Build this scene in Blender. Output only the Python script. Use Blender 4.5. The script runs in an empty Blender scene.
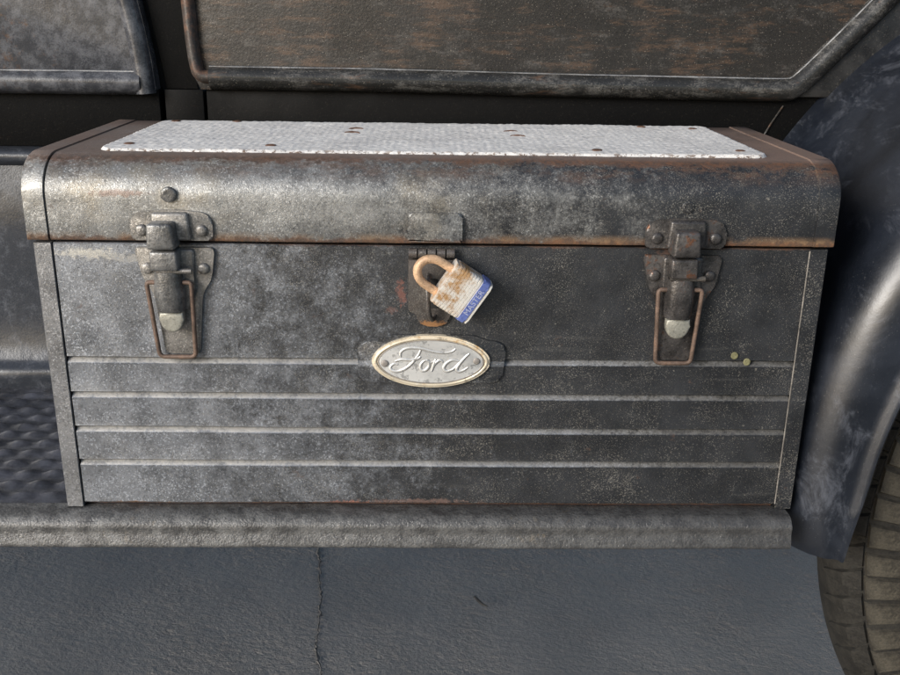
import bpy, bmesh, math, random
from mathutils import Vector, Matrix, noise as mnoise
random.seed(4)
S = bpy.context.scene
C = S.collection
# ------------------------------------------------------------------ camera
cd = bpy.data.cameras.new('camera'); cam = bpy.data.objects.new('camera', cd); C.objects.link(cam)
rt = Vector((0.99976779, -0.01682542, 0.01346334)); up = Vector((-0.00723775, 0.32629348, 0.9452408)); fw = Vector((0.02029708, 0.94511876, -0.32609594))
cam.matrix_world = Matrix(((rt.x, up.x, -fw.x, .25819), (rt.y, up.y, -fw.y, -.60996), (rt.z, up.z, -fw.z, .34095), (0, 0, 0, 1)))
cd.sensor_width = 36; cd.lens = 956.75/900*36; cd.clip_start = .01; cd.clip_end = 300
S.camera = cam
# ------------------------------------------------------------------ light
SUN_EL, SUN_AZ = 21, -46          # azimuth measured from the camera's side (-y), negative = to the left
w = bpy.data.worlds.new('World'); S.world = w; w.use_nodes = True
nt = w.node_tree; nt.nodes.clear()
sk = nt.nodes.new('ShaderNodeTexSky'); sk.sky_type = 'NISHITA'; sk.sun_disc = False
sk.sun_elevation = math.radians(SUN_EL)
az = math.radians(SUN_AZ)
sd = Vector((math.sin(az)*math.cos(math.radians(SUN_EL)), -math.cos(az)*math.cos(math.radians(SUN_EL)), math.sin(math.radians(SUN_EL))))
sk.sun_rotation = math.atan2(sd.x, sd.y)
sk.air_density = 1.0; sk.dust_density = 2.0; sk.ozone_density = 1.0
bg = nt.nodes.new('ShaderNodeBackground'); bg.inputs['Strength'].default_value = .15
wo = nt.nodes.new('ShaderNodeOutputWorld')
nt.links.new(sk.outputs[0], bg.inputs[0]); nt.links.new(bg.outputs[0], wo.inputs[0])
sl = bpy.data.lights.new('sun', 'SUN'); sl.energy = 3.6; sl.angle = math.radians(26); sl.color = (1, .99, .98)
so = bpy.data.objects.new('sun', sl); C.objects.link(so); so.location = (-1, -2, 2)
so.rotation_euler = sd.to_track_quat('Z', 'Y').to_euler()
S.view_settings.view_transform = 'Standard'; S.view_settings.look = 'None'; S.view_settings.gamma = 1
S.view_settings.exposure = 0.0; S.view_settings.use_curve_mapping = False

# ------------------------------------------------------------------ material helpers
class Mat:
    def __init__(s, name):
        s.m = bpy.data.materials.new(name); s.m.use_nodes = True
        s.t = s.m.node_tree; s.t.nodes.clear()
        s.out = s.n('ShaderNodeOutputMaterial'); s.b = s.n('ShaderNodeBsdfPrincipled')
        s.t.links.new(s.b.outputs[0], s.out.inputs[0])
        s.tc = s.n('ShaderNodeTexCoord'); s.vec = s.tc.outputs['Object']
    def n(s, k, **kw):
        x = s.t.nodes.new(k)
        for a, v in kw.items(): setattr(x, a, v)
        return x
    def put(s, sock, v):
        if hasattr(v, 'links') or isinstance(v, bpy.types.NodeSocket): s.t.links.new(v, sock)
        elif isinstance(v, (tuple, list)) and sock.type == 'RGBA' and len(v) == 3: sock.default_value = (*v, 1)
        else: sock.default_value = v
    def math(s, op, a, b=0.0, c=0.0):
        x = s.n('ShaderNodeMath', operation=op); s.put(x.inputs[0], a); s.put(x.inputs[1], b); s.put(x.inputs[2], c); return x.outputs[0]
    def add(s, a, b): return s.math('ADD', a, b)
    def mul(s, a, b): return s.math('MULTIPLY', a, b)
    def noise(s, sc, det=4, ro=.55, dist=0, vec=None, stretch=None, off=0):
        v = vec or s.vec
        mp = s.n('ShaderNodeMapping'); s.t.links.new(v, mp.inputs[0])
        if stretch: mp.inputs['Scale'].default_value = stretch
        mp.inputs['Location'].default_value = (off, off*.7, off*1.3)
        x = s.n('ShaderNodeTexNoise'); s.t.links.new(mp.outputs[0], x.inputs['Vector'])
        x.inputs['Scale'].default_value = sc; x.inputs['Detail'].default_value = det
        x.inputs['Roughness'].default_value = ro; x.inputs['Distortion'].default_value = dist
        return x.outputs[0]
    def voro(s, sc, feat='F1', stretch=None, rnd=1.0):
        v = s.vec
        if stretch:
            mp = s.n('ShaderNodeMapping'); s.t.links.new(v, mp.inputs[0]); mp.inputs['Scale'].default_value = stretch; v = mp.outputs[0]
        x = s.n('ShaderNodeTexVoronoi', feature=feat); s.t.links.new(v, x.inputs['Vector']); x.inputs['Scale'].default_value = sc
        x.inputs['Randomness'].default_value = rnd
        return x.outputs['Distance']
    def rng(s, v, a, b, c=0., d=1., smooth=True):
        x = s.n('ShaderNodeMapRange'); x.interpolation_type = 'SMOOTHSTEP' if smooth else 'LINEAR'; x.clamp = True
        s.put(x.inputs[0], v)
        for i, q in enumerate((a, b, c, d)): x.inputs[i+1].default_value = q
        return x.outputs[0]
    def mix(s, f, a, b):
        x = s.n('ShaderNodeMix', data_type='RGBA'); s.put(x.inputs[0], f); s.put(x.inputs[6], a); s.put(x.inputs[7], b); return x.outputs[2]
    def xyz(s):
        x = s.n('ShaderNodeSeparateXYZ'); s.t.links.new(s.vec, x.inputs[0]); return x.outputs
    def bump(s, h, dist, strength=1.0, prev=None):
        x = s.n('ShaderNodeBump'); s.put(x.inputs['Height'], h); x.inputs['Distance'].default_value = dist; x.inputs['Strength'].default_value = strength
        if prev is not None: s.t.links.new(prev, x.inputs['Normal'])
        return x.outputs[0]
    def fin(s, col, rough=.5, metal=0., normal=None, spec=.5, coat=0, coatr=.2):
        s.put(s.b.inputs['Base Color'], col); s.put(s.b.inputs['Roughness'], rough); s.put(s.b.inputs['Metallic'], metal)
        s.put(s.b.inputs['Specular IOR Level'], spec)
        if coat: s.b.inputs['Coat Weight'].default_value = coat; s.b.inputs['Coat Roughness'].default_value = coatr
        if normal is not None: s.t.links.new(normal, s.b.inputs['Normal'])
        return s.m

def box_metal(name, paint=(.015, .016, .018), wear=(.225, .24, .265), bias=0., lid=False, rustz=None, ledges=False, patches=()):
    """old black enamel on sheet steel: bare grey patches, dust specks, rust"""
    M = Mat(name); X, Y, Z = M.xyz()
    g = M.rng(X, .60, -.02, 0, 1, False)                 # lighter to the left: wear plus painted-in light from that side
    big = M.noise(9, 5, .6, .4); mid = M.noise(60, 6, .65, .3, off=3); fine = M.noise(420, 4, .7, off=5); grit = M.noise(1400, 3, .6, off=9)
    v = M.add(M.mul(big, .25), M.add(M.mul(mid, .55), M.add(M.mul(fine, .40), M.mul(grit, .20))))
    v = M.add(v, M.add(M.mul(M.math('POWER', g, 1.5), .66), bias-.21))
    if not lid:
        for zz in (.0338, .0592, .0850, .1105):          # painted light: upward ledges of the pressed grooves made brighter
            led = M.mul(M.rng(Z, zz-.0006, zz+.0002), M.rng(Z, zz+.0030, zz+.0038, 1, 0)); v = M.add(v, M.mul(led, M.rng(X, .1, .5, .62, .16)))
    wm = M.rng(v, .74, 1.08)
    wc = M.mix(M.rng(M.noise(30, 5, .6, off=12), .4, .65), wear, tuple(c*.62 for c in wear))
    if lid: wc = M.mix(M.rng(M.noise(14, 5, .6, off=15), .50, .70), wc, (.25, .225, .18))
    c = M.mix(wm, M.mix(M.rng(M.noise(25, 5, .6, off=20), .35, .7), paint, tuple(q*1.9 for q in paint)), wc)
    # specks of grey-tan dust and chips
    sp = M.rng(M.add(grit, M.mul(M.noise(38, 5, .7, off=31), .34)), .755, .83)
    c = M.mix(M.mul(sp, .48), c, (.29, .275, .24))
    sp2 = M.rng(M.noise(300, 2, .5, off=41), .72, .77)
    c = M.mix(M.mul(sp2, .30), c, (.34, .32, .27))
    dk = M.rng(M.add(M.noise(520, 3, .7, off=47), M.mul(M.noise(50, 4, .7, off=49), .25)), .66, .76)
    c = M.mix(M.mul(dk, .45), c, (.03, .03, .03))
    lt = M.rng(M.add(M.noise(800, 2, .6, off=52), M.mul(M.noise(30, 5, .7, off=53), .3)), .72, .80)
    c = M.mix(M.mul(M.mul(lt, wm), .7), c, tuple(min(.8, q*1.9) for q in wear))
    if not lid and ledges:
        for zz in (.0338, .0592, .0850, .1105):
            led = M.mul(M.rng(Z, zz-.0002, zz+.0004), M.rng(Z, zz+.0028, zz+.0034, 1, 0))  # pale band paints the highlight on each upturned ledge
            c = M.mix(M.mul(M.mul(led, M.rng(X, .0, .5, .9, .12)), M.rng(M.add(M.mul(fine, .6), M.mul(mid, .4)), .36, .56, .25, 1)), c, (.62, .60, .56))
    def patch(px, pz, rx, rz, col, amt):
        a = M.math('DIVIDE', M.math('SUBTRACT', X, px), rx); b2 = M.math('DIVIDE', M.math('SUBTRACT', Z, pz), rz)
        d = M.math('SQRT', M.add(M.mul(a, a), M.mul(b2, b2))); d = M.add(d, M.add(M.mul(M.math('SUBTRACT', M.noise(190, 5, .75, off=px*50), .5), 3.4), M.mul(M.math('SUBTRACT', M.noise(800, 3, .7, off=px*20), .5), 2.2)))
        return M.mix(M.mul(M.rng(d, .45, 1.15, 1, 0), amt), c, col)
    for pt in patches: c = patch(*pt)
    # rust
    rn = M.noise(45, 6, .7, off=60); rf = M.noise(260, 4, .6, off=63)
    rv = M.add(M.mul(rn, .6), M.mul(rf, .4))
    rust_c = M.mix(M.rng(rf, .35, .65), (.17, .082, .045), (.085, .055, .042))
    r = M.mul(M.rng(rv, .60, .68), .5)
    for (za, zb, amt) in (rustz or []):                  # rust creeping in from the edges of the sheet
        d = M.rng(M.math('ABSOLUTE', M.math('SUBTRACT', Z, za)), 0, zb, 1, 0, False)
        r = M.math('MAXIMUM', r, M.mul(M.rng(M.add(rv, M.mul(d, .32)), .62, .76), amt))
    if lid:
        bnd = M.mul(M.rng(Z, .232, .246), M.rng(M.add(M.mul(M.noise(30, 6, .75, stretch=(.4, 1, 1), off=77), .7), M.mul(rf, .3)), .46, .60)); c = M.mix(M.mul(bnd, .8), c, M.mix(M.rng(rf, .4, .6), (.20, .10, .055), (.10, .07, .05)))
        sm = M.mul(M.rng(Z, .2035, .1965), M.rng(M.noise(22, 6, .7, off=79), .42, .62)); c = M.mix(M.mul(sm, .8), c, (.33, .21, .12))
        top = M.rng(Z, .2465, .2485); r2 = M.mul(top, M.rng(M.add(M.mul(rv, .5), M.noise(8, 3, .5, off=71)), .55, .85, .45, .95))
        r = M.math('MAXIMUM', r, r2); rust_c = M.mix(M.mul(top, .75), rust_c, (.22, .165, .14))
    c = M.mix(r, c, rust_c)
    nz = M.bump(M.add(M.mul(fine, .6), M.mul(grit, .5)), .0005, .65)
    nz = M.bump(M.noise(45, 3, .5, off=80), .0016, .35, nz)
    scr = M.rng(M.noise(60, 3, .7, .3, stretch=(.06, 1, 1), off=90), .62, .66); c = M.mix(M.mul(scr, .04), c, (.3, .29, .27))
    return M.fin(c, M.rng(M.add(mid, M.mul(r, .4)), .3, .8, .30, .50), M.mul(wm, .45), nz, M.rng(g, .1, .8, .42, .85))

def plain(name, col, rough=.5, metal=0., sc=300, bd=.0003, var=.35, rust=0., rustc=(.2, .08, .03), spec=.5, speck=0., bstr=.5):
    M = Mat(name); n1 = M.noise(sc, 5, .65); n2 = M.noise(sc*.18, 5, .6, off=4)
    c = M.mix(M.rng(n2, .3, .7), tuple(q*(1-var) for q in col), tuple(min(q*(1+var), .95) for q in col))
    c = M.mix(M.mul(M.rng(n1, .5, .7), .35), c, tuple(q*.45 for q in col))
    if rust: c = M.mix(M.rng(M.add(M.mul(n2, .6), M.mul(n1, .4)), .68-rust*.4, .78-rust*.4), c, rustc)
    c = M.mix(M.mul(M.rng(M.noise(sc*1.6, 3, .65, off=13), .56, .66), .55), c, tuple(q*.22 for q in col))
    c = M.mix(M.mul(M.rng(M.noise(sc*1.3, 3, .65, off=17), .60, .70), .5), c, tuple(min(.9, q*1.9) for q in col))
    if speck: c = M.mix(M.mul(M.rng(M.noise(1000, 2, .5, off=9), .66, .74), speck), c, (.38, .35, .3))
    return M.fin(c, M.rng(n2, .3, .7, rough-.08, rough+.1), metal, M.bump(n1, bd, bstr), spec)

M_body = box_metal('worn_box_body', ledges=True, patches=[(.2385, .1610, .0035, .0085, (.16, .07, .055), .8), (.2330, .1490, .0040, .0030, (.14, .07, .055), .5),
    (.035, .1865, .020, .0035, (.50, .49, .45), .75), (.075, .1835, .035, .003, (.42, .41, .38), .5), (.25, .006, .040, .002, (.22, .14, .115), .45), (.20, .004, .02, .002, (.30, .13, .09), .8),
    (.4120, .187, .006, .007, (.11, .065, .05), .6), (.05, .003, .03, .002, (.32, .17, .08), .8), (.155, .003, .035, .0018, (.32, .15, .08), .8)], rustz=[(.0, .007, .75), (.1945, .003, .5)])
M_lid = box_metal('worn_box_lid', patches=[(.060, .2265, .016, .0022, (.15, .085, .06), .6), (.4090, .1990, .005, .006, (.28, .12, .05), .8)], bias=.15, wear=(.275, .278, .272), lid=True, rustz=[(.196, .006, .8), (.2475, .006, .75)])
M_pad = box_metal('pad_metal', bias=.02)
M_side = box_metal('worn_box_strip', bias=.04, wear=(.22, .225, .235))
M_cap = box_metal('worn_lid_strip', bias=.09, wear=(.27, .27, .27))
M_latch = plain('latch_steel', (.16, .16, .158), .28, .45, 330, .0011, .5, .12, spec=.6, speck=.5)
M_latch_dark = plain('latch_dark', (.075, .07, .068), .24, .45, 330, .0011, .5, .28, (.16, .07, .035), speck=.5)
M_plate = box_metal('latch_plate', paint=(.05, .045, .04), wear=(.25, .24, .225), bias=.04)
M_rust = plain('rusty_wire', (.14, .095, .072), .6, .2, 700, .0005, .35, .3, (.17, .09, .05))
M_flange = plain('flange_black', (.018, .018, .018), .35, 0, 300, .0004, .4, speck=.3)
M_seam = plain('dusty_seam', (.20, .185, .165), .6, 0, 300, .0002, .4)
M_tip = plain('bare_tip', (.30, .295, .255), .45, .3, 500, .0003, .2)
M_hasp = box_metal('hasp_steel', paint=(.045, .038, .034), wear=(.19, .18, .165), bias=.02, patches=[(.259, .1400, .014, .0032, (.30, .15, .06), .85)])
M_haspc = box_metal('hasp_cover', paint=(.06, .053, .04), wear=(.20, .20, .185), bias=.02, patches=[(.276, .205, .003, .014, (.20, .15, .07), .8), (.245, .1985, .02, .002, (.2, .12, .06), .7)])
M_blk = plain('black_slot', (.012, .012, .012), .7)
M_badge = plain('cast_alloy', (.70, .70, .68), .34, .5, 160, .0002, .10)
M_badge_rim = plain('tarnished_rim', (.68, .60, .46), .38, .3, 120, .0002, .18, .3, (.55, .33, .12))
M_badge_line = plain('dirt_and_shadow_relief', (.24, .22, .20), .5, .2, 300, .0002, .2)
M_shackle = plain('rusted_shackle', (.56, .37, .23), .5, .15, 420, .0006, .3, .25, (.25, .10, .04))
M_blue = plain('blue_band', (.11, .15, .38), .35, 0, 300, .0001, .12)
M_white = plain('white_print', (.38, .41, .55), .4, 0, 300, .0001, .05)

def lockmat():
    M = Mat('laminated_steel'); X, Y, Z = M.xyz()
    n = M.noise(90, 6, .7); f = M.noise(500, 4, .7, off=3)
    c = M.mix(M.rng(f, .3, .7), (.72, .69, .62), (.82, .79, .75))
    c = M.mix(M.rng(M.add(M.mul(n, .8), M.add(M.mul(f, .3), M.mul(M.rng(Z, -.02, .004), .15))), .60, .80), c, (.50, .30, .14))
    c = M.mix(M.mul(M.rng(f, .58, .7), .35), c, (.2, .17, .13))
    return M.fin(c, .42, .35, M.bump(f, .0003, .5))
M_lock = lockmat()

def wovenmat():
    """thick white paint over a diamond-pressed tread plate"""
    M = Mat('painted_tread'); X, Y, Z = M.xyz()
    v = M.noise(420, 3, .6, stretch=(.35, 1, 1)); f = M.noise(1500, 3, .6, off=4); b = M.noise(30, 4, .6, off=7)
    c = M.mix(M.rng(b, .35, .65), (.60, .59, .575), (.70, .69, .67))
    c = M.mix(M.mul(M.rng(v, .54, .68), .5), c, (.36, .36, .35))
    c = M.mix(M.rng(f, .74, .8), c, (.2, .13, .1))
    ed = M.rng(Y, .0345, .0300); c = M.mix(M.mul(ed, M.rng(M.noise(260, 4, .7, off=31), .5, .58)), c, (.13, .085, .06))
    c = M.mix(M.mul(M.rng(M.noise(90, 5, .7, stretch=(.3, 1, 1), off=33), .55, .7), .4), c, (.36, .35, .33))
    return M.fin(c, .6, 0, M.bump(M.add(v, M.mul(f, .3)), .0006, .6), .3)
M_tread = wovenmat()

def carmat(name, base, brown=(.10, .058, .036), bamt=.5, gr=(.15, .15, .155), gamt=.4, rough=.4, streak=True, speck=.5, bd=.0003, off=0, lump=0, fs=700, fade=False, spec=.5):
    M = Mat(name)
    st = (.25, 1, 1.3) if streak else None
    n1 = M.noise(130, 7, .75, .2, stretch=st, off=off); n2 = M.noise(11, 5, .6, .3, off=off+3); f = M.noise(fs, 3, .65, off=7)
    c = M.mix(M.rng(M.add(M.mul(n1, .6), M.mul(n2, .4)), .62-bamt*.25, .72-bamt*.22), base, brown)
    gmask = M.rng(M.add(M.mul(M.noise(75, 7, .75, stretch=(.5, 1, 1) if streak else None, off=off+11), .65), M.mul(f, .35)), .62-gamt*.25, .76-gamt*.22)
    c = M.mix(M.mul(gmask, .7), c, gr)
    c = M.mix(M.mul(M.rng(M.noise(900, 2, .5, off=off+9), .64, .74), speck), c, (.30, .27, .23))
    c = M.mix(M.mul(M.rng(f, .54, .66), .6), c, tuple(q*.4 for q in base))
    if fade: c = M.mix(M.mul(M.rng(M.xyz()[0], .0, .52), .62), c, (.035, .035, .036))  # darker to the right, painting in the light's fall-off
    return M.fin(c, M.rng(n2, .3, .7, rough-.08, rough+.12), 0, M.bump(f, bd, .5, M.bump(n2, .004, .3, M.bump(M.noise(330, 3, .55, off=27), lump, .8) if lump else None)), spec)
M_panel = carmat('rusty_panel', (.020, .019, .018), bamt=.55, brown=(.066, .044, .031), gamt=.42, gr=(.095, .09, .085), rough=.36, spec=.35, bd=.0005, fs=420)
M_door = carmat('grey_door', (.035, .037, .043), bamt=.25, gamt=.75, gr=(.15, .155, .17), rough=.30, streak=False, speck=.25, off=5)
M_bead = carmat('bead_paint', (.020, .020, .019), bamt=.3, gamt=.55, gr=(.17, .165, .155), rough=.26, off=2)
M_beadrust = carmat('bead_rust', (.045, .038, .034), bamt=.75, brown=(.13, .072, .048), gamt=.4, rough=.5, off=8, streak=False)
M_sill = carmat('black_sill', (.004, .004, .004), bamt=.0, gamt=.0, gr=(.01, .01, .01), rough=.6, speck=.06, off=4, spec=.10)
M_apron = carmat('apron_paint', (.030, .034, .042), bamt=-.4, gamt=.5, gr=(.12, .13, .15), rough=.24, streak=False, speck=.1, off=14)
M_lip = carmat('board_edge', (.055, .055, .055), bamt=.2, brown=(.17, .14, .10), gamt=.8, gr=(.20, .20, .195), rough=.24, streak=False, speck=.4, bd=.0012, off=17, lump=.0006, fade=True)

def fendermat():
    M = Mat('fender_paint')
    n = M.noise(14, 6, .65, .5); f = M.noise(900, 3, .6, off=3)
    sc = M.noise(45, 6, .75, .6, stretch=(1, .35, .5), off=6)
    c = M.mix(M.rng(n, .35, .7), (.006, .008, .0125), (.014, .018, .027))
    c = M.mix(M.mul(M.rng(sc, .50, .70), .5), c, (.11, .12, .145))
    c = M.mix(M.mul(M.rng(f, .64, .74), .35), c, (.2, .2, .2))
    return M.fin(c, M.rng(n, .3, .7, .30, .44), 0, M.bump(f, .0002, .3, M.bump(M.noise(30, 4, .5, off=5), .002, .25)), .6)
M_fender = fendermat()

def boardmat():
    M = Mat('board_rubber'); n = M.noise(40, 6, .65); f = M.noise(600, 4, .6, off=3)
    c = M.mix(M.rng(n, .35, .7), (.024, .026, .032), (.075, .080, .098))
    return M.fin(c, .2, 0, M.bump(f, .0004, .5), .55)
M_board = boardmat()

def tyremat(name, c1, c2):
    M = Mat(name); n = M.noise(50, 6, .65); f = M.noise(500, 4, .7, off=3)
    c = M.mix(M.rng(M.add(M.mul(n, .6), M.mul(f, .4)), .38, .64), c1, c2)
    return M.fin(c, .75, 0, M.bump(f, .0006, .6, M.bump(M.noise(120, 3, .5, off=8), .0012, .6)), .3)
M_tyre = tyremat('tyre_rubber', (.011, .0105, .0095), (.030, .028, .024))
M_lug = tyremat('dusty_lug', (.028, .025, .02), (.082, .073, .056))

def groundmat():
    M = Mat('painted_ground'); X, Y, Z = M.xyz()
    rot = M.n('ShaderNodeMapping'); M.t.links.new(M.vec, rot.inputs[0]); rot.inputs['Rotation'].default_value = (0, 0, .5); rot.inputs['Scale'].default_value = (.75, 1, 1)
    big = M.noise(7, 4, .5, off=2); mid = M.noise(110, 6, .68, 0, vec=rot.outputs[0]); fine = M.noise(360, 3, .55, 0, vec=rot.outputs[0], off=5)
    amt = M.rng(M.noise(6, 3, .5, off=11), .35, .65, .45, 1)
    ridge = M.math('ABSOLUTE', M.math('SUBTRACT', mid, .5)); ridge = M.rng(ridge, 0, .09)
    h = M.mul(amt, M.add(M.mul(mid, .0068), M.mul(fine, .0018)))
    # the crack wanders away from the camera near x = .13
    path = M.add(M.math('MULTIPLY_ADD', Y, -.102, .1630), M.mul(M.math('SUBTRACT', M.noise(14, 5, .7, stretch=(0, 1, 0), off=21), .5), .035))
    d = M.math('ABSOLUTE', M.math('SUBTRACT', X, path)); wd = M.rng(M.noise(30, 4, .6, off=25), .45, .75, .0006, .0026)
    ck = M.rng(M.math('DIVIDE', d, wd), .3, 1.3, 1, 0)
    h = M.math('SUBTRACT', M.add(h, M.mul(big, .006)), M.mul(ck, .003))
    c = M.mix(M.rng(big, .3, .7), (.100, .096, .091), (.130, .126, .120))
    c = M.mix(M.rng(fine, .3, .7, 0, .4), c, (.075, .073, .072))
    c = M.mix(M.mul(ck, .85), c, (.012, .012, .012))
    dp = M.n('ShaderNodeDisplacement'); dp.inputs['Midlevel'].default_value = 0; dp.inputs['Scale'].default_value = 1
    M.t.links.new(h, dp.inputs['Height']); M.t.links.new(dp.outputs[0], M.out.inputs['Displacement'])
    M.m.displacement_method = 'BOTH'
    return M.fin(c, .45, 0, None, .5)
M_ground = groundmat()

# ------------------------------------------------------------------ mesh helpers
def link(name, me, mat, parent=None, smooth=None):
    o = bpy.data.objects.new(name, me); C.objects.link(o)
    if mat: me.materials.append(mat)
    if smooth is not None:
        for p in me.polygons: p.use_smooth = True
        if smooth < 179: me.set_sharp_from_angle(angle=math.radians(smooth))
    if parent is not None:
        o.parent = parent
        r = parent
        if not r.get('local'):
            if r.parent is None: o.location = -r.location
    return o
def root(name, label, cat, loc, local=False):
    o = bpy.data.objects.new(name, None); C.objects.link(o); o.location = loc; o.empty_display_size = .02
    o['label'] = label; o['category'] = cat
    if local: o['local'] = 1
    return o
def mesh(name, bm):
    bmesh.ops.recalc_face_normals(bm, faces=bm.faces)
    me = bpy.data.meshes.new(name); bm.to_mesh(me); bm.free(); return me
def rounded(pts, r, seg=4):
    out = []; n = len(pts); rs = r if isinstance(r, (list, tuple)) else [r]*n
    for i in range(n):
        p = Vector(pts[i]); a = Vector(pts[i-1])-p; b = Vector(pts[(i+1) % n])-p; k = min(rs[i], a.length*.49, b.length*.49)
        if k < 1e-6: out.append(tuple(p)); continue
        p0 = p+a.normalized()*k; p1 = p+b.normalized()*k
        for j in range(seg+1):
            t = j/seg; q = p0.lerp(p, t).lerp(p.lerp(p1, t), t); out.append(tuple(q))
    return out
def prism(name, pts, yb, yf, mat, parent, bev=.0008, seg=2, allv=False):
    """outline in x,z pushed from depth yb forward to yf"""
    bm = bmesh.new()
    f = [bm.verts.new((x, yf, z)) for x, z in pts]; b = [bm.verts.new((x, yb, z)) for x, z in pts]
    ff = bm.faces.new(f); bm.faces.new(list(reversed(b))); n = len(pts)
    for i in range(n): bm.faces.new((f[i], b[i], b[(i+1) % n], f[(i+1) % n]))
    if bev:
        ed = list(ff.edges)
        if allv: ed += [e for e in bm.edges if e not in ff.edges and any(v in f for v in e.verts)]
        bmesh.ops.bevel(bm, geom=ed, offset=bev, segments=seg, affect='EDGES', profile=.5)
    return link(name, mesh(name, bm), mat, parent, 40)
def box(name, x0, x1, y0, y1, z0, z1, mat, parent, bev=.0005):
    bm = bmesh.new(); bmesh.ops.create_cube(bm, size=1)
    for v in bm.verts: v.co = Vector(((x0+x1)/2+v.co.x*(x1-x0), (y0+y1)/2+v.co.y*(y1-y0), (z0+z1)/2+v.co.z*(z1-z0)))
    if bev: bmesh.ops.bevel(bm, geom=list(bm.edges), offset=bev, segments=2, affect='EDGES', profile=.5)
    return link(name, mesh(name, bm), mat, parent, 40)
def catmull(P, n=6, closed=False):
    P = [Vector(p) for p in P]; out = []; m = len(P)
    rngi = range(m) if closed else range(m-1)
    for i in rngi:
        a = P[i-1] if (i > 0 or closed) else P[i]; b = P[i]; c = P[(i+1) % m]; d = P[(i+2) % m] if (i+2 < m or closed) else c
        for j in range(n):
            t = j/n; out.append(.5*((2*b)+(c-a)*t+(2*a-5*b+4*c-d)*t*t+(3*b-a-3*c+d)*t**3))
    if not closed: out.append(P[-1])
    return out
def tube_bm(bm, pts, r, seg=8, closed=False, flat=1.0, ref=Vector((0, 1, 0))):
    pts = [Vector(p) for p in pts]; n = len(pts); rings = []
    for i, p in enumerate(pts):
        a = pts[i-1] if (i > 0 or closed) else p; b = pts[(i+1) % n] if (i < n-1 or closed) else p
        t = (b-a).normalized(); rf = ref if abs(t.dot(ref)) < .95 else Vector((1, 0, 0))
        u = t.cross(rf).normalized(); v = u.cross(t).normalized()
        rr = r[i] if isinstance(r, (list, tuple)) else r
        rings.append([bm.verts.new(p+u*math.cos(k*2*math.pi/seg)*rr+v*math.sin(k*2*math.pi/seg)*rr*flat) for k in range(seg)])
    for i in range(n if closed else n-1):
        A, B = rings[i], rings[(i+1) % n]
        for k in range(seg): bm.faces.new((A[k], A[(k+1) % seg], B[(k+1) % seg], B[k]))
    if not closed: bm.faces.new(rings[0]); bm.faces.new(list(reversed(rings[-1])))
def tube(name, pts, r, mat, parent, seg=8, closed=False, flat=1.0):
    bm = bmesh.new(); tube_bm(bm, pts, r, seg, closed, flat); return link(name, mesh(name, bm), mat, parent, 60)
def sweep_x(name, prof, xs, mat, parent, wav=0., caps=True, smooth=35):
    """profile of (y,z) drawn along x; wav = gentle oil-canning of the sheet"""
    bm = bmesh.new(); R = []
    for x in xs:
        row = []
        for y, z in prof:
            d = wav*mnoise.noise(Vector((x*9, z*16, 3.7)))+wav*.5*mnoise.noise(Vector((x*31, z*40, 9.1))) if wav else 0
            row.append(bm.verts.new((x, y+d, z+d*.3)))
        R.append(row)
    for a, b in zip(R, R[1:]):
        for k in range(len(prof)-1): bm.faces.new((a[k], a[k+1], b[k+1], b[k]))
    if caps: bm.faces.new(R[0]); bm.faces.new(R[-1])
    return link(name, mesh(name, bm), mat, parent, smooth)
def rivet(name, x, y, z, r, h, mat, parent, axis='y', flat=False, sq=1.0):
    bm = bmesh.new(); prev = None; N = 16
    prof = [(1, 0), (.97, .45), (.85, .75), (.6, .93), (.3, 1), (0, 1)] if not flat else [(1, 0), (1, .75), (.93, .97), (.6, 1.), (0, .96)]
    for (a, b) in prof:
        if a == 0:
            p = (x, y-h*b, z) if axis == 'y' else (x, y, z+h*b); c = bm.verts.new(p)
            for k in range(N): bm.faces.new((prev[k], prev[(k+1) % N], c))
        else:
            ring = []
            for k in range(N):
                u, v = math.cos(k*2*math.pi/N)*r*a*(1+.04*math.sin(k*2.3)), math.sin(k*2*math.pi/N)*r*a*sq
                ring.append(bm.verts.new((x+u, y-h*b, z+v) if axis == 'y' else (x+u, y+v, z+h*b)))
            if prev:
                for k in range(N): bm.faces.new((prev[k], prev[(k+1) % N], ring[(k+1) % N], ring[k]))
            prev = ring
    return link(name, mesh(name, bm), mat, parent, 60)
def frange(a, b, n): return [a+(b-a)*i/n for i in range(n+1)]

# ------------------------------------------------------------------ the ground
GZ = -.39
def ground():
    bm = bmesh.new()
    xs = [-30, -8, -3, -1.4]+frange(-.75, 1.3, 680)+[2, 4, 9, 30]; ys = [-30, -8, -3, -1, -.2, .0]+frange(.12, .78, 300)+[1.0, 1.5, 3, 9, 30]
    vs = [[bm.verts.new((x, y, GZ)) for x in xs] for y in ys]
    for a, b in zip(vs, vs[1:]):
        for i in range(len(xs)-1): bm.faces.new((a[i], a[i+1], b[i+1], b[i]))
    o = link('ground', mesh('ground', bm), M_ground, None, 180); o['kind'] = 'structure'
ground()

# ------------------------------------------------------------------ the old car
car = root('vintage_car', 'side of an old black car with running board and rear fender behind the toolbox', 'car', (0, .3, GZ))
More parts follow.
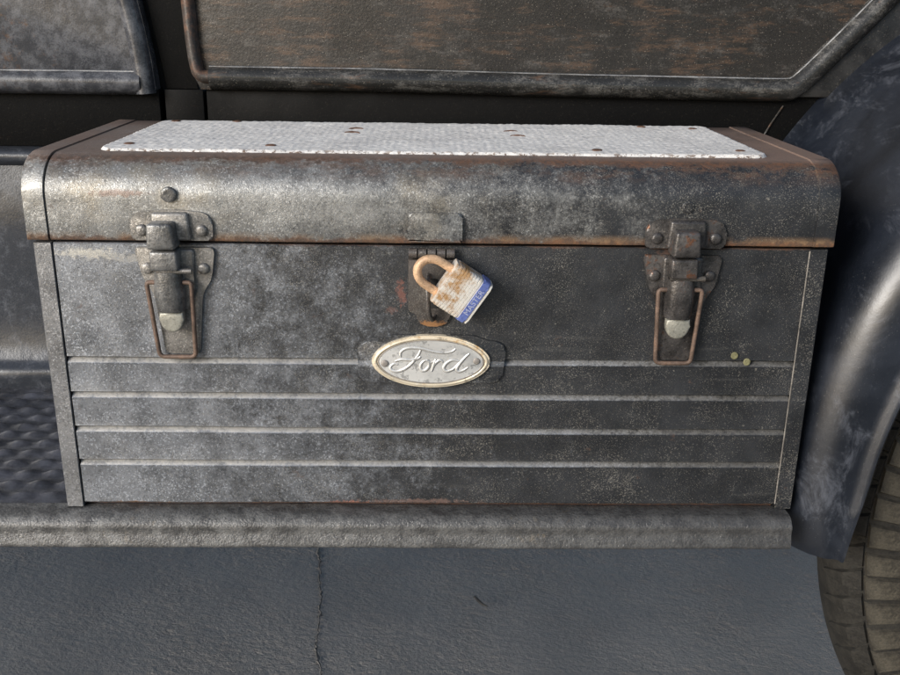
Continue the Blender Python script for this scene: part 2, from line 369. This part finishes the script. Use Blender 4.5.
# running board: pressed top with staggered blisters
def board():
    xs = frange(-1.15, .516, 420); ys = frange(.004, .226, 84)
    def hh(x, y):
        u = x/.0215+ y/.07; v = y/.0175
        best = 0
        for j in (math.floor(v), math.floor(v)+1):
            for i in range(math.floor(u-.5)-0, math.floor(u-.5)+3):
                cx, cy = i+.5*(j % 2), j
                du, dv = (u-cx)*.0215, (v-cy)*.0175
                d = (du/.0100)**2+(dv/.0060)**2
                if d < 1: best = max(best, (1-d)**1.2)
        edge = min(1, max(0, (y-.012)/.01))*min(1, max(0, (.214-y)/.008))
        return best*.0038*edge*(.8+.4*mnoise.noise(Vector((x*40, y*40, 1))))+.0012*mnoise.noise(Vector((x*14, y*14, 5)))*edge
    bm = bmesh.new()
    V = [[bm.verts.new((x, y, hh(x, y) if (x < .16 or x > .5) else 0)) for x in xs] for y in ys]
    for a, b in zip(V, V[1:]):
        for i in range(len(xs)-1): bm.faces.new((a[i], a[i+1], b[i+1], b[i]))
    # underside
    q = [bm.verts.new(p) for p in ((-1.15, .004, -.012), (.516, .004, -.012), (.516, .226, -.012), (-1.15, .226, -.012))]; bm.faces.new(q)
    return link('running_board', mesh('running_board', bm), M_board, car, 180)
rb = board()
lipp = rounded([(.006, -.001), (.006, .0006), (-.0120, .0012), (-.0175, -.0045), (-.0165, -.0100), (-.0185, -.0150), (-.0200, -.0205), (-.015, -.0215), (-.009, -.012), (-.002, -.003)], .0035, 4)
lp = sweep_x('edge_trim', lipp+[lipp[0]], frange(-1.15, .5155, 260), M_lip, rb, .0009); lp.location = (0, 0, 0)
# splash apron
ap = [(.226, -.004), (.2245, .004), (.2225, .010), (.2225, .016), (.2255, .0205), (.2300, .0225), (.2325, .0265), (.2385, .040), (.2395, .07), (.2350, .11), (.2325, .14), (.2335, .165), (.2375, .185), (.2410, .204), (.2325, .2085), (.2315, .2125), (.2325, .2165), (.2380, .2185), (.262, .2190)]
sweep_x('splash_apron', ap, frange(-1.15, .56, 120), M_apron, car, .0016, False, 60)
# sill, three lengths with open joints
for i, (a, b) in enumerate(((-1.2, .0190), (.0235, .0575), (.0600, .640))):
    box('sill', a, b, .2560, .272, .2192, .2700, M_sill, car, .0012)
tube('seam', [(.5545, .2545, .2345), (.560, .2545, .246), (.5695, .2545, .2625)], .0007, M_bead, car, 5)
# body sheet behind the panels (with an opening between door and quarter)
def sheet(name, pts, y, mat, th=.006):
    return prism(name, pts, y+th, y, mat, car, .001)
sheet('quarter_panel', [(.0565, .2702), (.5600, .2702), (.600, .2702), (1.3, .2702), (1.3, .80), (.028, .80), (.0455, .36), (.0495, .285)], .2520, M_panel)
sheet('door_post', [(.0250, .2702), (.0535, .2702), (.0450, .36), (.0275, .7995), (-.012, .7995), (.012, .36)], .2580, M_sill)
sheet('door', [(-1.2, .2665), (.0155, .2665), (.0185, .2700), (.0165, .295), (.0130, .320), (.0090, .3432), (.0, .39), (-.035, .52), (-.06, .80), (-1.2, .80)], .2500, M_door, .014)
sheet('door_gap_back', [(-.12, .215), (.08, .215), (.08, .271), (.05, .271), (.05, .799), (-.12, .799)], .275, M_blk)
sheet('body_flange', [(.570, .2704), (.585, .277), (.605, .2955), (.64, .3335), (.685, .38), (.75, .43), (.85, .475), (1.0, .49), (1.28, .49), (1.28, .2704)], .2505, M_flange)
def bead(name, path, mat, prof, ylev, parent=None, side=1):
    P = [Vector((x, 0, z)) for x, z in path]; bm = bmesh.new(); rows = []
    for i, p in enumerate(P):
        a = P[max(i-1, 0)]; b = P[min(i+1, len(P)-1)]; t = (b-a).normalized(); nrm = Vector((-t.z, 0, t.x))*side
        k = 1
        if 0 < i < len(P)-1:
            t1 = (P[i]-P[i-1]).normalized(); k = 1/max(.6, t1.dot(t))
        rows.append([bm.verts.new((p.x+nrm.x*u*k, ylev-h+.0004*mnoise.noise(Vector((p.x*25, p.z*25, u*90))), p.z+nrm.z*u*k)) for u, h in prof])
    for a, b in zip(rows, rows[1:]):
        for k in range(len(prof)-1): bm.faces.new((a[k], a[k+1], b[k+1], b[k]))
    bm.faces.new(rows[0]); bm.faces.new(rows[-1])
    return link(name, mesh(name, bm), mat, parent or car, 50)
def smooth2(pts, n=6): return [(v.x, v.z) for v in catmull([(x, 0, z) for x, z in pts], n)]
bp = [(-.0108, -.002), (-.0106, .0025), (-.0098, .0042), (-.0075, .0082), (-.0045, .0108), (-.001, .0120), (.003, .0108), (.0065, .0078), (.0090, .0042), (.0105, -.002)]
bp = [(-u, h) for u, h in bp]   # +u is the inner side of the panel
def densify(p, step=.01):
    o = []
    for a, b in zip(p, p[1:]):
        n = max(1, int(math.dist(a, b)/step)); o += [(a[0]+(b[0]-a[0])*k/n, a[1]+(b[1]-a[1])*k/n) for k in range(n)]
    return o+[p[-1]]
doorbot = densify([(-1.2, .2755), (-.2, .2755), (.0075, .2757)])
bead('door_bead', doorbot, M_door, bp, .2500)
doorup = smooth2([(.0095, .2668), (.0085, .285), (.0058, .311), (.0010, .338), (-.0090, .385), (-.043, .515), (-.068, .79)])
bead('door_bead', doorup, M_door, [(u*.8, h*.75) for u, h in bp], .2497)
qp = smooth2([(.040, .79), (.0455, .50), (.0500, .36), (.0515, .320), (.0530, .2965)])
qc = rounded([(.0530, .2965), (.0555, .2812), (.0800, .2805), (.081, .2805)], [0, .010, 0, 0], 6)
bead('quarter_bead', qp+qc[1:-1], M_beadrust, [(u*.55, h*.7) for u, h in bp], .2515)
qb = densify([(.066, .2806), (.2, .2803), (.40, .2775), (.53, .2765)], .012)
qd = smooth2([(.53, .2765), (.565, .2765), (.5755, .2785), (.585, .2865), (.597, .299), (.63, .3350), (.675, .383), (.74, .435), (.85, .485), (1.0, .50), (1.28, .50)], 5)
bead('quarter_bead', qb+qd[1:], M_bead, bp, .2518)
def bead_highlight(path, yl, off=.0092):  # added thin tube: sky highlight along the bead top, as grey colour
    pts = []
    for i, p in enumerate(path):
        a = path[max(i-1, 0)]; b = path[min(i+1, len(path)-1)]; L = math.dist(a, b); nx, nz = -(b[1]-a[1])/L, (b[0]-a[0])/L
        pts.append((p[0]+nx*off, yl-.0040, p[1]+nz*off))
    tube('bead_highlight', pts, .0011, M_highlight, car, 6)
M_highlight = plain('highlight_grey', (.24, .24, .24), .32, .3, 300, .0004, .4)  # light grey that paints the bead's highlight line
bead_highlight(qb+qd[1:], .2518); bead_highlight(doorbot, .2500)
# rear fender: an arc round the wheel
WC = (.90, .02); TC = (.932, -.031)
def fender():
    prof = [(.262, .392), (.250, .386), (.235, .3835), (.20, .3830), (.15, .3835), (.10, .3840), (.06, .3840), (.035, .3832), (.022, .3815), (.012, .3785), (.004, .3740), (-.002, .3685), (-.0060, .3620), (-.0080, .3555), (-.0088, .345), (-.0090, .334), (-.0098, .327), (-.0130, .3240), (-.0135, .3195), (-.0110, .3165), (-.0075, .319), (-.0070, .326), (-.006, .345), (.000, .360), (.012, .371), (.035, .378), (.10, .380), (.25, .380)]
    bm = bmesh.new(); rows = []
    th0 = 189.5; N = 150
    for i in range(N+1):
        th = math.radians(th0-(th0-10)*i/N); row = []
        k = max(0, 1-i/14.)
        for y, r in prof:
            rr = r if r > .362 or y > .011 else r+(.362-r)*(.42*max(0, 1-i/34.)+.22*max(0, 1-i/9.)**1.5); z = WC[1]+rr*math.sin(th); x = WC[0]+rr*math.cos(th)
            row.append(bm.verts.new((x, y, max(z, -.0345-.02*max(0, x-.523)))))
        rows.append(row)
    for a, b in zip(rows, rows[1:]):
        for k in range(len(prof)): bm.faces.new((a[k], a[(k+1) % len(prof)], b[(k+1) % len(prof)], b[k]))
    bm.faces.new(rows[0]); bm.faces.new(rows[-1])
    return link('rear_fender', mesh('rear_fender', bm), M_fender, car, 50)
fender()
# wheel
def lathe_y(name, prof, mat, parent, N=96, noi=0):
    bm = bmesh.new(); rows = []
    for i in range(N):
        t = i*2*math.pi/N; rows.append([bm.verts.new((TC[0]+r*math.cos(t), y, TC[1]+r*math.sin(t))) for y, r in prof])
    for i in range(N):
        a, b = rows[i], rows[(i+1) % N]
        for k in range(len(prof)-1): bm.faces.new((a[k], a[k+1], b[k+1], b[k]))
    return link(name, mesh(name, bm), mat, parent, 40)
wheel = lathe_y('wheel', [(.045, .0), (.045, .05), (.06, .06), (.075, .10), (.075, .19), (.06, .205), (.060, .215), (.066, .222), (.15, .222)], M_sill, car, 64); 
tyre = lathe_y('tyre', [(.060, .215), (.040, .245), (.029, .280), (.0265, .310), (.0285, .333), (.036, .3455), (.052, .3540), (.066, .3560), (.078, .3555), (.092, .350), (.102, .340), (.108, .31), (.104, .25), (.09, .22)], M_tyre, wheel, 160); tyre.location = (0, 0, 0)
def lugs():
    N = 88
    def one(name, prof, w, th, mat, skew=0):
        # block: prof = list of (y, r) along the carcass, w = width, th = height out of the carcass
        bm = bmesh.new(); rows = []
        m = len(prof)
        for i, (y, r, ww) in enumerate(prof):
            a = prof[max(i-1, 0)]; b = prof[min(i+1, m-1)]; t = Vector((b[0]-a[0], b[1]-a[1])).normalized(); nn = Vector((-t[1], t[0]))
            sk = skew*i/(m-1)
            rows.append([bm.verts.new((r+nn[1]*h, y+nn[0]*h, sk+s*ww)) for s, h in ((-1, -.002), (-.86, th), (.7, th*.75), (1, -.002))])
        for a, b in zip(rows, rows[1:]):
            for k in range(3): bm.faces.new((a[k], a[k+1], b[k+1], b[k]))
        bm.faces.new(rows[0]); bm.faces.new(rows[-1])
        return mesh(name, bm), mat
    wd = .0116
    A = one('sidewall_lug', [(.040, .245, wd*.72), (.029, .280, wd*.82), (.0265, .310, wd*.91), (.0290, .336, wd)], wd, .0030, M_lug, -.016)
    B = one('shoulder_block', [(.0300, .3380, wd*.98), (.0390, .3485, wd*.7), (.060, .3550, wd*.15)], wd, .003, M_tyre, .006)
    for me, mat in (A, B):
        me.materials.append(mat)
        for i in range(N):
            t = i*2*math.pi/N+random.uniform(-.004, .004)
            o = bpy.data.objects.new(me.name, me); C.objects.link(o); o.parent = wheel
            # local x = radial, y = axle, z = tangential
            o.matrix_local = Matrix.Translation((TC[0], 0, TC[1])) @ Matrix(((math.cos(t), 0, -math.sin(t), 0), (0, 1, 0, 0), (math.sin(t), 0, math.cos(t), 0), (0, 0, 0, 1)))
lugs()
# small curl of debris on the ground
tw = tube("twig", [(.3165, .453, GZ+.008), (.318, .450, GZ+.011), (.322, .444, GZ+.009), (.328, .438, GZ+.007), (.334, .434, GZ+.007)], [.0008, .0014, .0022, .0018, .0009], M_blk, None, 6)
tw['label'] = 'tiny curled bit of debris lying on the grey ground below the running board'; tw['category'] = 'debris'

# ------------------------------------------------------------------ the toolbox
W, D, HS, HT = .52, .2066, .1945, .2485
tb = root('toolbox', 'worn black metal toolbox standing on the running board', 'toolbox', (W/2, D/2, .0015))
z0 = .0015
def fprof():
    p = [(D-.004, .0002), (.0075, .0002), (.0070, .0042), (.0014, .0042), (.0006, .0050), (.0006, .0300)]
    for z in (.0338, .0592, .0850, .1105):         # pressed V-grooves, lower lip facing up
        p += [(.0003, z-.0014), (.0002, z-.0003), (.0007, z+.0002), (.0036, z+.0030), (.0075, z+.0034), (.0078, z+.0041), (.0014, z+.0042), (.0004, z+.0046), (.0006, z+.0060)]
    p += [(.0006, .1925), (.0015, HS-.001), (D-.004, HS-.001)]
    q = [p[0]]
    for a, b in zip(p, p[1:]):
        n = max(1, int(math.dist(a, b)/.008)) if abs(b[0]-a[0]) < .01 else 1
        for k in range(1, n+1): q.append((a[0]+(b[0]-a[0])*k/n, a[1]+(b[1]-a[1])*k/n))
    return q
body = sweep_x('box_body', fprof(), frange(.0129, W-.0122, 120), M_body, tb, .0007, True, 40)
# end pieces folded round onto the front
def endpiece(name, x0, x1, fx0, fx1, prof, prof_in, mat, parent):
    """x0..x1 = outer sheet thickness, flange reaches fx1; prof = (y,z) outer outline of the side"""
    bm = bmesh.new(); s = 1 if fx1 > x0 else -1
    steps = [(x1, -.0), (x0+s*.0004, -.0), (x0, .0008), ]
    # outer face
    outer = [bm.verts.new((x0, y, z)) for y, z in prof_in]
    edge = [bm.verts.new((x0+s*.0010, y, z)) for y, z in prof]
    fl = [bm.verts.new((fx1, y, z)) for y, z in prof]
    fli = [bm.verts.new((fx1+s*.0004, y, z)) for y, z in prof_in]
    bm.faces.new(outer)
    for A, B in ((outer, edge), (edge, fl), (fl, fli)):
        for k in range(len(prof)-1): bm.faces.new((A[k], A[k+1], B[k+1], B[k]))
    return link(name, mesh(name, bm), mat, parent, 50)
bo = [(D, z0)]+[(-.0004, z0+t*(HS-.001-z0)) for t in frange(0, 1, 24)]+[(D, HS-.001)]
bi = [(D, z0)]+[(.0012, z0+t*(HS-.001-z0)) for t in frange(0, 1, 24)]+[(D, HS-.001)]
bo[1] = (-.0004, z0); 
e1 = endpiece('end_panel', 0, 0, 0, .0116, bo, bi, M_side, body); e1.location = (0, 0, 0)
e2 = endpiece('end_panel', W, 0, W, W-.0118, bo, bi, M_side, body); e2.location = (0, 0, 0)
# lid
def lidprof(o):
    f = -.0022-o; r = .026; t = HT+o; ry = .030
    p = [(D+.001, .1958), (f+.003, .1955), (f+.0008, .1958), (f, .1972), (f, .21), (f, .2215)]
    for k in range(1, 13):
        a = k*math.pi/24
        p.append((f+ry-ry*math.cos(a), t-r+r*math.sin(a)))
    return p+[(.05, t), (.09, t), (.13, t), (.17, t), (D-.002, t), (D+.001, t-.003)]
lid = sweep_x('lid', lidprof(0), frange(.0127, W-.0122, 120), M_lid, tb, .0006, True, 50)
for x0, fx in ((-.0025, .0116), (W+.0025, W-.0118)):
    pi = [(max(y, lidprof(0)[3][0]+.0012), min(z, HT-.0006)) for y, z in lidprof(0)]
    e = endpiece('end_cap', x0, 0, x0, fx, lidprof(.0008), pi, M_lid, lid); e.location = (0, 0, 0)
box('hinge_back', .02, .50, D+.001, D+.006, .188, .2, M_blk, tb)

# painted tread plate, real woven relief and ragged edge
def tread():
    x0, x1, y0, y1 = .0365, .4855, .0300, .1985; NX, NY = 460, 150; zt = HT+.0009; R = .012
    bm = bmesh.new(); rows = []
    for j in range(NY+1):
        row = []
        y = y0+(y1-y0)*j/NY
        ins = 0
        dy = min(y-y0, y1-y)
        if dy < R: ins = R-math.sqrt(max(0, R*R-(R-dy)**2))
        for i in range(NX+1):
            xa, xb = x0+ins, x1-ins
            x = xa+(xb-xa)*i/NX
            u, v = (x+y)/.0052, (x-y)/.0052
            h = .00010*(math.sin(u*math.pi)*math.sin(v*math.pi))+.00035*mnoise.noise(Vector((x*150, y*300, 1)))+.0003*mnoise.noise(Vector((x*420, y*420, 7)))+.0005*mnoise.noise(Vector((x*22, y*22, 4)))
            ed = min((j)/2, (NY-j)/2, i/2, (NX-i)/2, 1)
            yy = y+(.0013*mnoise.noise(Vector((x*260, 3, 3)))+.0014*mnoise.noise(Vector((x*60, 8, 3))) if j < 2 or j > NY-2 else 0)
            row.append(bm.verts.new((x, yy, zt+(h+.0008)*ed-(.0012*(1-ed)))))
        rows.append(row)
    for a, b in zip(rows, rows[1:]):
        for k in range(NX): bm.faces.new((a[k], a[k+1], b[k+1], b[k]))
    o = link('tread_plate', mesh('tread_plate', bm), M_tread, lid, 180); o.location = (0, 0, 0)
tread()
M_screw = plain('rusty_screw', (.13, .07, .045), .6, .2, 600, .0005, .3)
def sub(o): o.location = (0, 0, 0); return o
for x, y in ((.0515, .0545), (.148, .0530), (.371, .0475), (.4705, .0515), (.049, .190), (.098, .193), (.4300, .188), (.4700, .178)):
    r = sub(rivet('screw', x, y, HT+.0010, .0040, .0015, M_screw, lid, 'z'))
for x, y in ((.1990, .152), (.1975, .128), (.3195, .146), (.3225, .118)):
    sub(tube('handle_staple', [(x-.0068, y-.0012, HT+.0004), (x-.0045, y+.0003, HT+.0016), (x, y+.0010, HT+.0020), (x+.0045, y+.0004, HT+.0016), (x+.0068, y-.0012, HT+.0003)], .0009, M_screw, lid, 6))
# two plain rivets above the latches
sub(rivet('rivet', .0912, -.0022, .2262, .0050, .0022, M_latch, lid, 'y', True)); sub(rivet('rivet', .4235, -.0022, .2212, .0042, .0010, M_lid, lid, 'y', True))

def latch(cx, sl, m_block, m_plate, m_lever, dz=0., lean=0.):
    """draw latch; cx centre, lean = sideways lean of the lever per metre"""
    P = lambda pts: [(cx+x, z+dz) for x, z in pts]
    lower = P(rounded([(-.0245, .1915), (-.0255, .1885), (-.0215, .170), (-.0155, .161), (-.0110, .1185), (.0120, .1185), (.0165, .161), (.0230, .170), (.0258, .1885), (.0245, .1915)], [.001, .003, .005, .006, .003, .003, .006, .005, .003, .001], 4))
    L = prism('latch', lower, .0007, -.0022, m_plate, body, .0012, 3); sub(L)
    def a(o): o.parent = L; o.location = (0, 0, 0); return o
    # raised centre rib of the backing plate
    a(prism('centre_rib', P(rounded([(-.0135, .1912), (-.0120, .165), (-.0085, .150), (.0085, .150), (.0120, .165), (.0135, .1912)], .003, 3)), -.0018, -.0050, m_plate, body, .0018, 3))
    # upper keeper plate riveted to the lid
    up_ = P(rounded([(-.0262, .1968), (-.0265, .2105), (-.0215, .2150), (-.008, .2165), (.008, .2165), (.0215, .2150), (.0265, .2105), (.0262, .1968)], [.003, .004, .006, .01, .01, .006, .004, .003], 4))
    a(prism('keeper_plate', up_, -.0018, -.0046, m_plate, body, .0014, 3))
    a(prism('keeper_arch', P([(-.0130, .1972), (-.0115, .2155), (.0115, .2155), (.0130, .1972)]), -.004, -.0085, m_plate, body, .002, 3, True))
    # hooked block over the keeper
    def blk(name, w, za, zb, yb, yf, mt, bev, taper=0.):
        k = lean
        pts = [(cx-w/2+k*za, za+dz), (cx-w/2+k*zb+taper, zb+dz), (cx+w/2+k*zb-taper, zb+dz), (cx+w/2+k*za, za+dz)]
        return a(prism(name, pts, yb, yf, mt, body, bev, 3, True))
    blk('hook', .0185, .1935, .2105, -.0045, -.0190, m_block, .0022, .0012)
    blk('link_bar', .0175, .1790, .1920, -.0035, -.0165, m_block, .0016)
    a(tube('hinge_pin', [(cx-.0098, -.0125, .1785+dz), (cx+.0098+.003, -.0125, .1785+dz)], .0018, M_plate, body, 8))
    # lever: swells forward and tapers to its tip
    bm = bmesh.new(); rows = []
    for (z, w, y0_, y1_) in ((.1775, .0165, -.003, -.0145), (.172, .0175, -.003, -.0150), (.163, .0190, -.003, -.0150), (.155, .0185, -.003, -.0140), (.1505, .0175, -.003, -.0135)):
        c0 = cx+lean*z
        n = 8; row = []
        for k in range(n+1):
            t = -1+2*k/n; row.append(bm.verts.new((c0+t*w/2, y1_+(.0045*abs(t)**3.5), z+dz)))
        row.append(bm.verts.new((c0+w/2, y0_, z+dz))); row.append(bm.verts.new((c0-w/2, y0_, z+dz))); rows.append(row)
    for A, B in zip(rows, rows[1:]):
        for k in range(len(A)): bm.faces.new((A[k], A[(k+1) % len(A)], B[(k+1) % len(A)], B[k]))
    bm.faces.new(rows[0]); bm.faces.new(rows[-1])
    a(link('lever', mesh('lever', bm), m_lever, body, 45))
    # bare rounded thumb tip
    c0 = cx+lean*.145
    tip = [(c0-.0078, .1502+dz)]+[(c0+.0080*math.cos(t), .1455+dz+.0092*math.sin(t)) for t in [math.radians(q) for q in range(180, 361, 15)]]+[(c0+.0078, .1502+dz)]
    a(prism('lever_tip', tip, -.006, -.0115, M_tip, body, .0016, 3))
    # wire bail
    xa, xb = cx-.0135+lean*.16, cx+.0135+lean*.16
    loop = rounded([(xa+.0045, .1700), (xa-.0010, .1700), (xa+.0022, .1170), (xb-.0008, .1170), (xb+.0010, .1700), (xb-.0045, .1700)], [0, .004, .004, .004, .004, .0], 5)
    yy = lambda z: -.0045-.0045*min(1, max(0, (z-.117)/.045))
    pts = [(x, yy(z), z+dz) for x, z in loop]
    a(tube('wire_bail', pts, .00155, M_rust, body, 8))
    for x in (-.0190, .0192):
        a(rivet('rivet', cx+x, -.0044, .2035+dz, .0040, .0026, m_plate, body)); a(rivet('rivet', cx+x*.95, -.0020, .1778+dz, .0040, .0028, m_plate, body))
latch(.0915, 0, M_latch, M_plate, M_latch, 0, -.02)
latch(.4235, 0, M_latch_dark, M_latch_dark, M_latch_dark, -.0022, -.01)

# hasp in the middle of the front
hasp = prism('hasp', rounded([(.2432, .1850), (.2432, .1490), (.2485, .1478), (.2490, .1430), (.2535, .1390), (.2660, .1388), (.2705, .1430), (.2712, .1478), (.2745, .1490), (.2745, .1850)], [.0, .003, .001, .003, .005, .005, .003, .001, .003, 0], 4), .0007, -.0022, M_hasp, body, .001, 3); sub(hasp)
def hs(o): o.parent = hasp; o.location = (0, 0, 0); return o
hs(prism('cover_plate', rounded([(.2428, .1972), (.2430, .2165), (.2782, .2162), (.2782, .1972)], [.001, .003, .003, .001], 4), -.0018, -.0050, M_lid, body, .0018, 3))
for k in range(5):
    xa = .2432+k*.00615
    hs(tube('hinge_knuckle', [(xa+.0004, -.0032, .1895), (xa+.0056, -.0032, .1895)], .0033, M_hasp, body, 12))
hs(box('slot', .2560, .2625, -.0030, -.0021, .152, .172, M_blk, body, 0))
hs(tube('staple', catmull([(.2568, -.001, .1745), (.2565, -.0075, .1735), (.2560, -.0115, .1680), (.2562, -.0130, .1600), (.2570, -.0115, .1510), (.2590, -.0070, .1455), (.2610, -.0015, .1465)], 6), .0017, M_hasp, body, 8))

# badge
def oval(cx, cz, a, b, n=72, p=1.75):
    out = []
    for i in range(n):
        t = i*2*math.pi/n; c, s = math.cos(t), math.sin(t)
        out.append((cx+a*math.copysign(abs(c)**(2/2.12), c), cz+b*math.copysign(abs(s)**(2/p), s)))
    return out
BX, BZ = .2586, .1145
pad = prism('badge_pad', rounded([(.2095, .1010), (.2085, .1225), (.2130, .1275), (.2220, .1290), (.2300, .1325), (.2870, .1325), (.2960, .1290), (.3050, .1280), (.3095, .1235), (.3070, .1010), (.3010, .0985), (.2160, .0985)], .003, 3), .004, -.0017, M_pad, body, .0010, 3); sub(pad)
bd = prism('badge', oval(BX, BZ, .0402, .0186), .0, -.0040, M_badge_rim, body, .0013, 3); sub(bd)
def bs(o): o.parent = bd; o.location = (0, 0, 0); return o
bs(prism('badge_face', oval(BX, BZ, .0352, .0152), -.0035, -.0046, M_badge, body, .0006, 2))
rim = oval(BX, BZ, .0376, .0168, 90)
bs(tube('raised_rim', [(x, -.0040, z) for x, z in rim], .0011, M_badge_rim, body, 8, True, .9))
bs(tube('rim_groove', [(x, -.0046, z) for x, z in oval(BX, BZ, .0355, .0153, 90)], .00035, M_badge_line, body, 6, True, .6))
def strokes():
    k = .0803/800; X = lambda p: (BX+(p[0]-455)*k, BZ-(p[1]-200)*k*1.0)
    L = [
     [(250, 165), (252, 130), (285, 105), (340, 98), (400, 105), (460, 122), (530, 132), (590, 125), (618, 105)],          # sweeping top of the F
     [(385, 115), (372, 145), (345, 185), (310, 225), (268, 255), (222, 268), (188, 258), (182, 235), (205, 215), (232, 218)],  # stem and curl
     [(215, 195), (260, 182), (315, 185), (362, 178), (385, 160)],                                                          # crossbar
     [(430, 185), (404, 195), (384, 225), (390, 258), (418, 258), (440, 230), (440, 198), (426, 186), (450, 202), (476, 194)],            # o
     [(486, 180), (474, 215), (458, 268)], [(468, 232), (492, 200), (516, 186), (534, 200)],                                          # r
     [(646, 192), (600, 184), (560, 206), (540, 242), (560, 265), (606, 248), (648, 200)],                                         # bowl of d
     [(712, 138), (688, 160), (655, 200), (628, 245), (640, 266), (672, 258), (705, 236)],                                          # stem and tail
    ]
    for nm, mt, rr, yy in (('lettering_shadow', M_badge_line, .00118, -.00462), ('lettering', M_badge, .00098, -.00485)):
        bm = bmesh.new()
        for s in L:
            P = catmull([(X(p)[0], 0, X(p)[1]) for p in s], 6); n = len(P)
            rad = [rr*(.55+.5*math.sin(math.pi*min(1, (i+1)/(n)))) for i in range(n)]
            off = .00018 if nm == 'lettering_shadow' else 0  # dark copy shifted down and right paints the letters' shadow
            tube_bm(bm, [(p.x+off, yy, p.z-off) for p in P], rad, 8, False, .32 if off else .6)
        bs(link(nm, mesh(nm, bm), mt, body, 60))
strokes()
bs(rivet('rivet', BX-.0312, -.0044, BZ-.0012, .0026, .0014, M_badge_line, body)); bs(rivet('rivet', BX+.0308, -.0044, BZ+.0008, .0024, .0012, M_badge_line, body))

sub(tube('seam_line', [(W-.0125, -.0003, .0055), (W-.0125, -.0003, .10), (W-.0125, -.0003, .1925)], .00045, M_seam, body, 5))
# dabs of dried paint
for x, z, r in ((.4655, .1190, .0024), (.4745, .1145, .0024)):
    sub(rivet('paint_dab', x, -.0002, z, r, .0004, plain('dab', (.20, .19, .10), .6, 0, 700, .0003, .4), body, 'y', True, 1.1))

# ------------------------------------------------------------------ the padlock, own axes: +z towards shackle
pl = root('padlock', 'small rusty laminated padlock with blue bumper hanging from the hasp', 'padlock', (.2752, -.0140, .1688), True)
pl.scale = (.87, .87, .87)
pl.rotation_euler = (math.radians(4), math.radians(-56), 0)
def pm(o): o.location = (0, 0, 0); return o
hw = .0180
zs = [(-.0100+i*.0025, -.0100+(i+1)*.0025-.00035) for i in range(9)]
bodyp = rounded([(-hw, -.0095), (-hw, .0095), (hw, .0095), (hw, -.0095)], .004, 4)
def slab(name, za, zb, outline, mat, parent, bev=.0003):
    bm = bmesh.new(); a = [bm.verts.new((x, y, za)) for x, y in outline]; b = [bm.verts.new((x, y, zb)) for x, y in outline]; n = len(a)
    f1 = bm.faces.new(a); f2 = bm.faces.new(b)
    for i in range(n): bm.faces.new((a[i], a[(i+1) % n], b[(i+1) % n], b[i]))
    bmesh.ops.bevel(bm, geom=list(f1.edges)+list(f2.edges), offset=bev, segments=2, affect='EDGES')
    return pm(link(name, mesh(name, bm), mat, parent, 40))
core = slab('lock_body', -.0185, .0125, [(x*.975, y*.96) for x, y in bodyp], M_lock, pl)
for i, (za, zb) in enumerate(zs):
    s = 1-.02*(i == 8)
    slab('steel_plate', za, zb, [(x*s, y*s) for x, y in bodyp], M_lock, core)
bump_ = slab('bumper', -.0170, -.0112, [(x*1.03, y*1.05) for x, y in bodyp], M_blue, core, .0008)
slab('base_plate', -.0192, -.0180, bodyp, M_lock, core)
cu = bpy.data.curves.new('t', 'FONT'); cu.body = 'MASTER'; cu.size = .0072; cu.align_x = 'CENTER'; cu.align_y = 'CENTER'; cu.extrude = .0001; cu.space_character = 1.05
to = bpy.data.objects.new('t', cu); C.objects.link(to); bpy.context.view_layer.update()
tme = bpy.data.meshes.new_from_object(to); bpy.data.objects.remove(to)
tme.transform(Matrix.Translation((0, -.01013, -.0142)) @ Matrix.Rotation(math.pi/2, 4, 'X') @ Matrix.Scale(.82, 4))
tme.materials.clear(); tme.name = 'lettering'
pm(link('lettering', tme, M_white, core))
sp = [(-.0105, 0, .009), (-.0105, 0, .020)]+[(-.0105*math.cos(t), 0, .0215+.0125*math.sin(t)) for t in [math.pi*k/14 for k in range(15)]]+[(.0105, 0, .020), (.0105, 0, .009)]
pm(tube('shackle', sp, .0033, M_shackle, pl, 14))
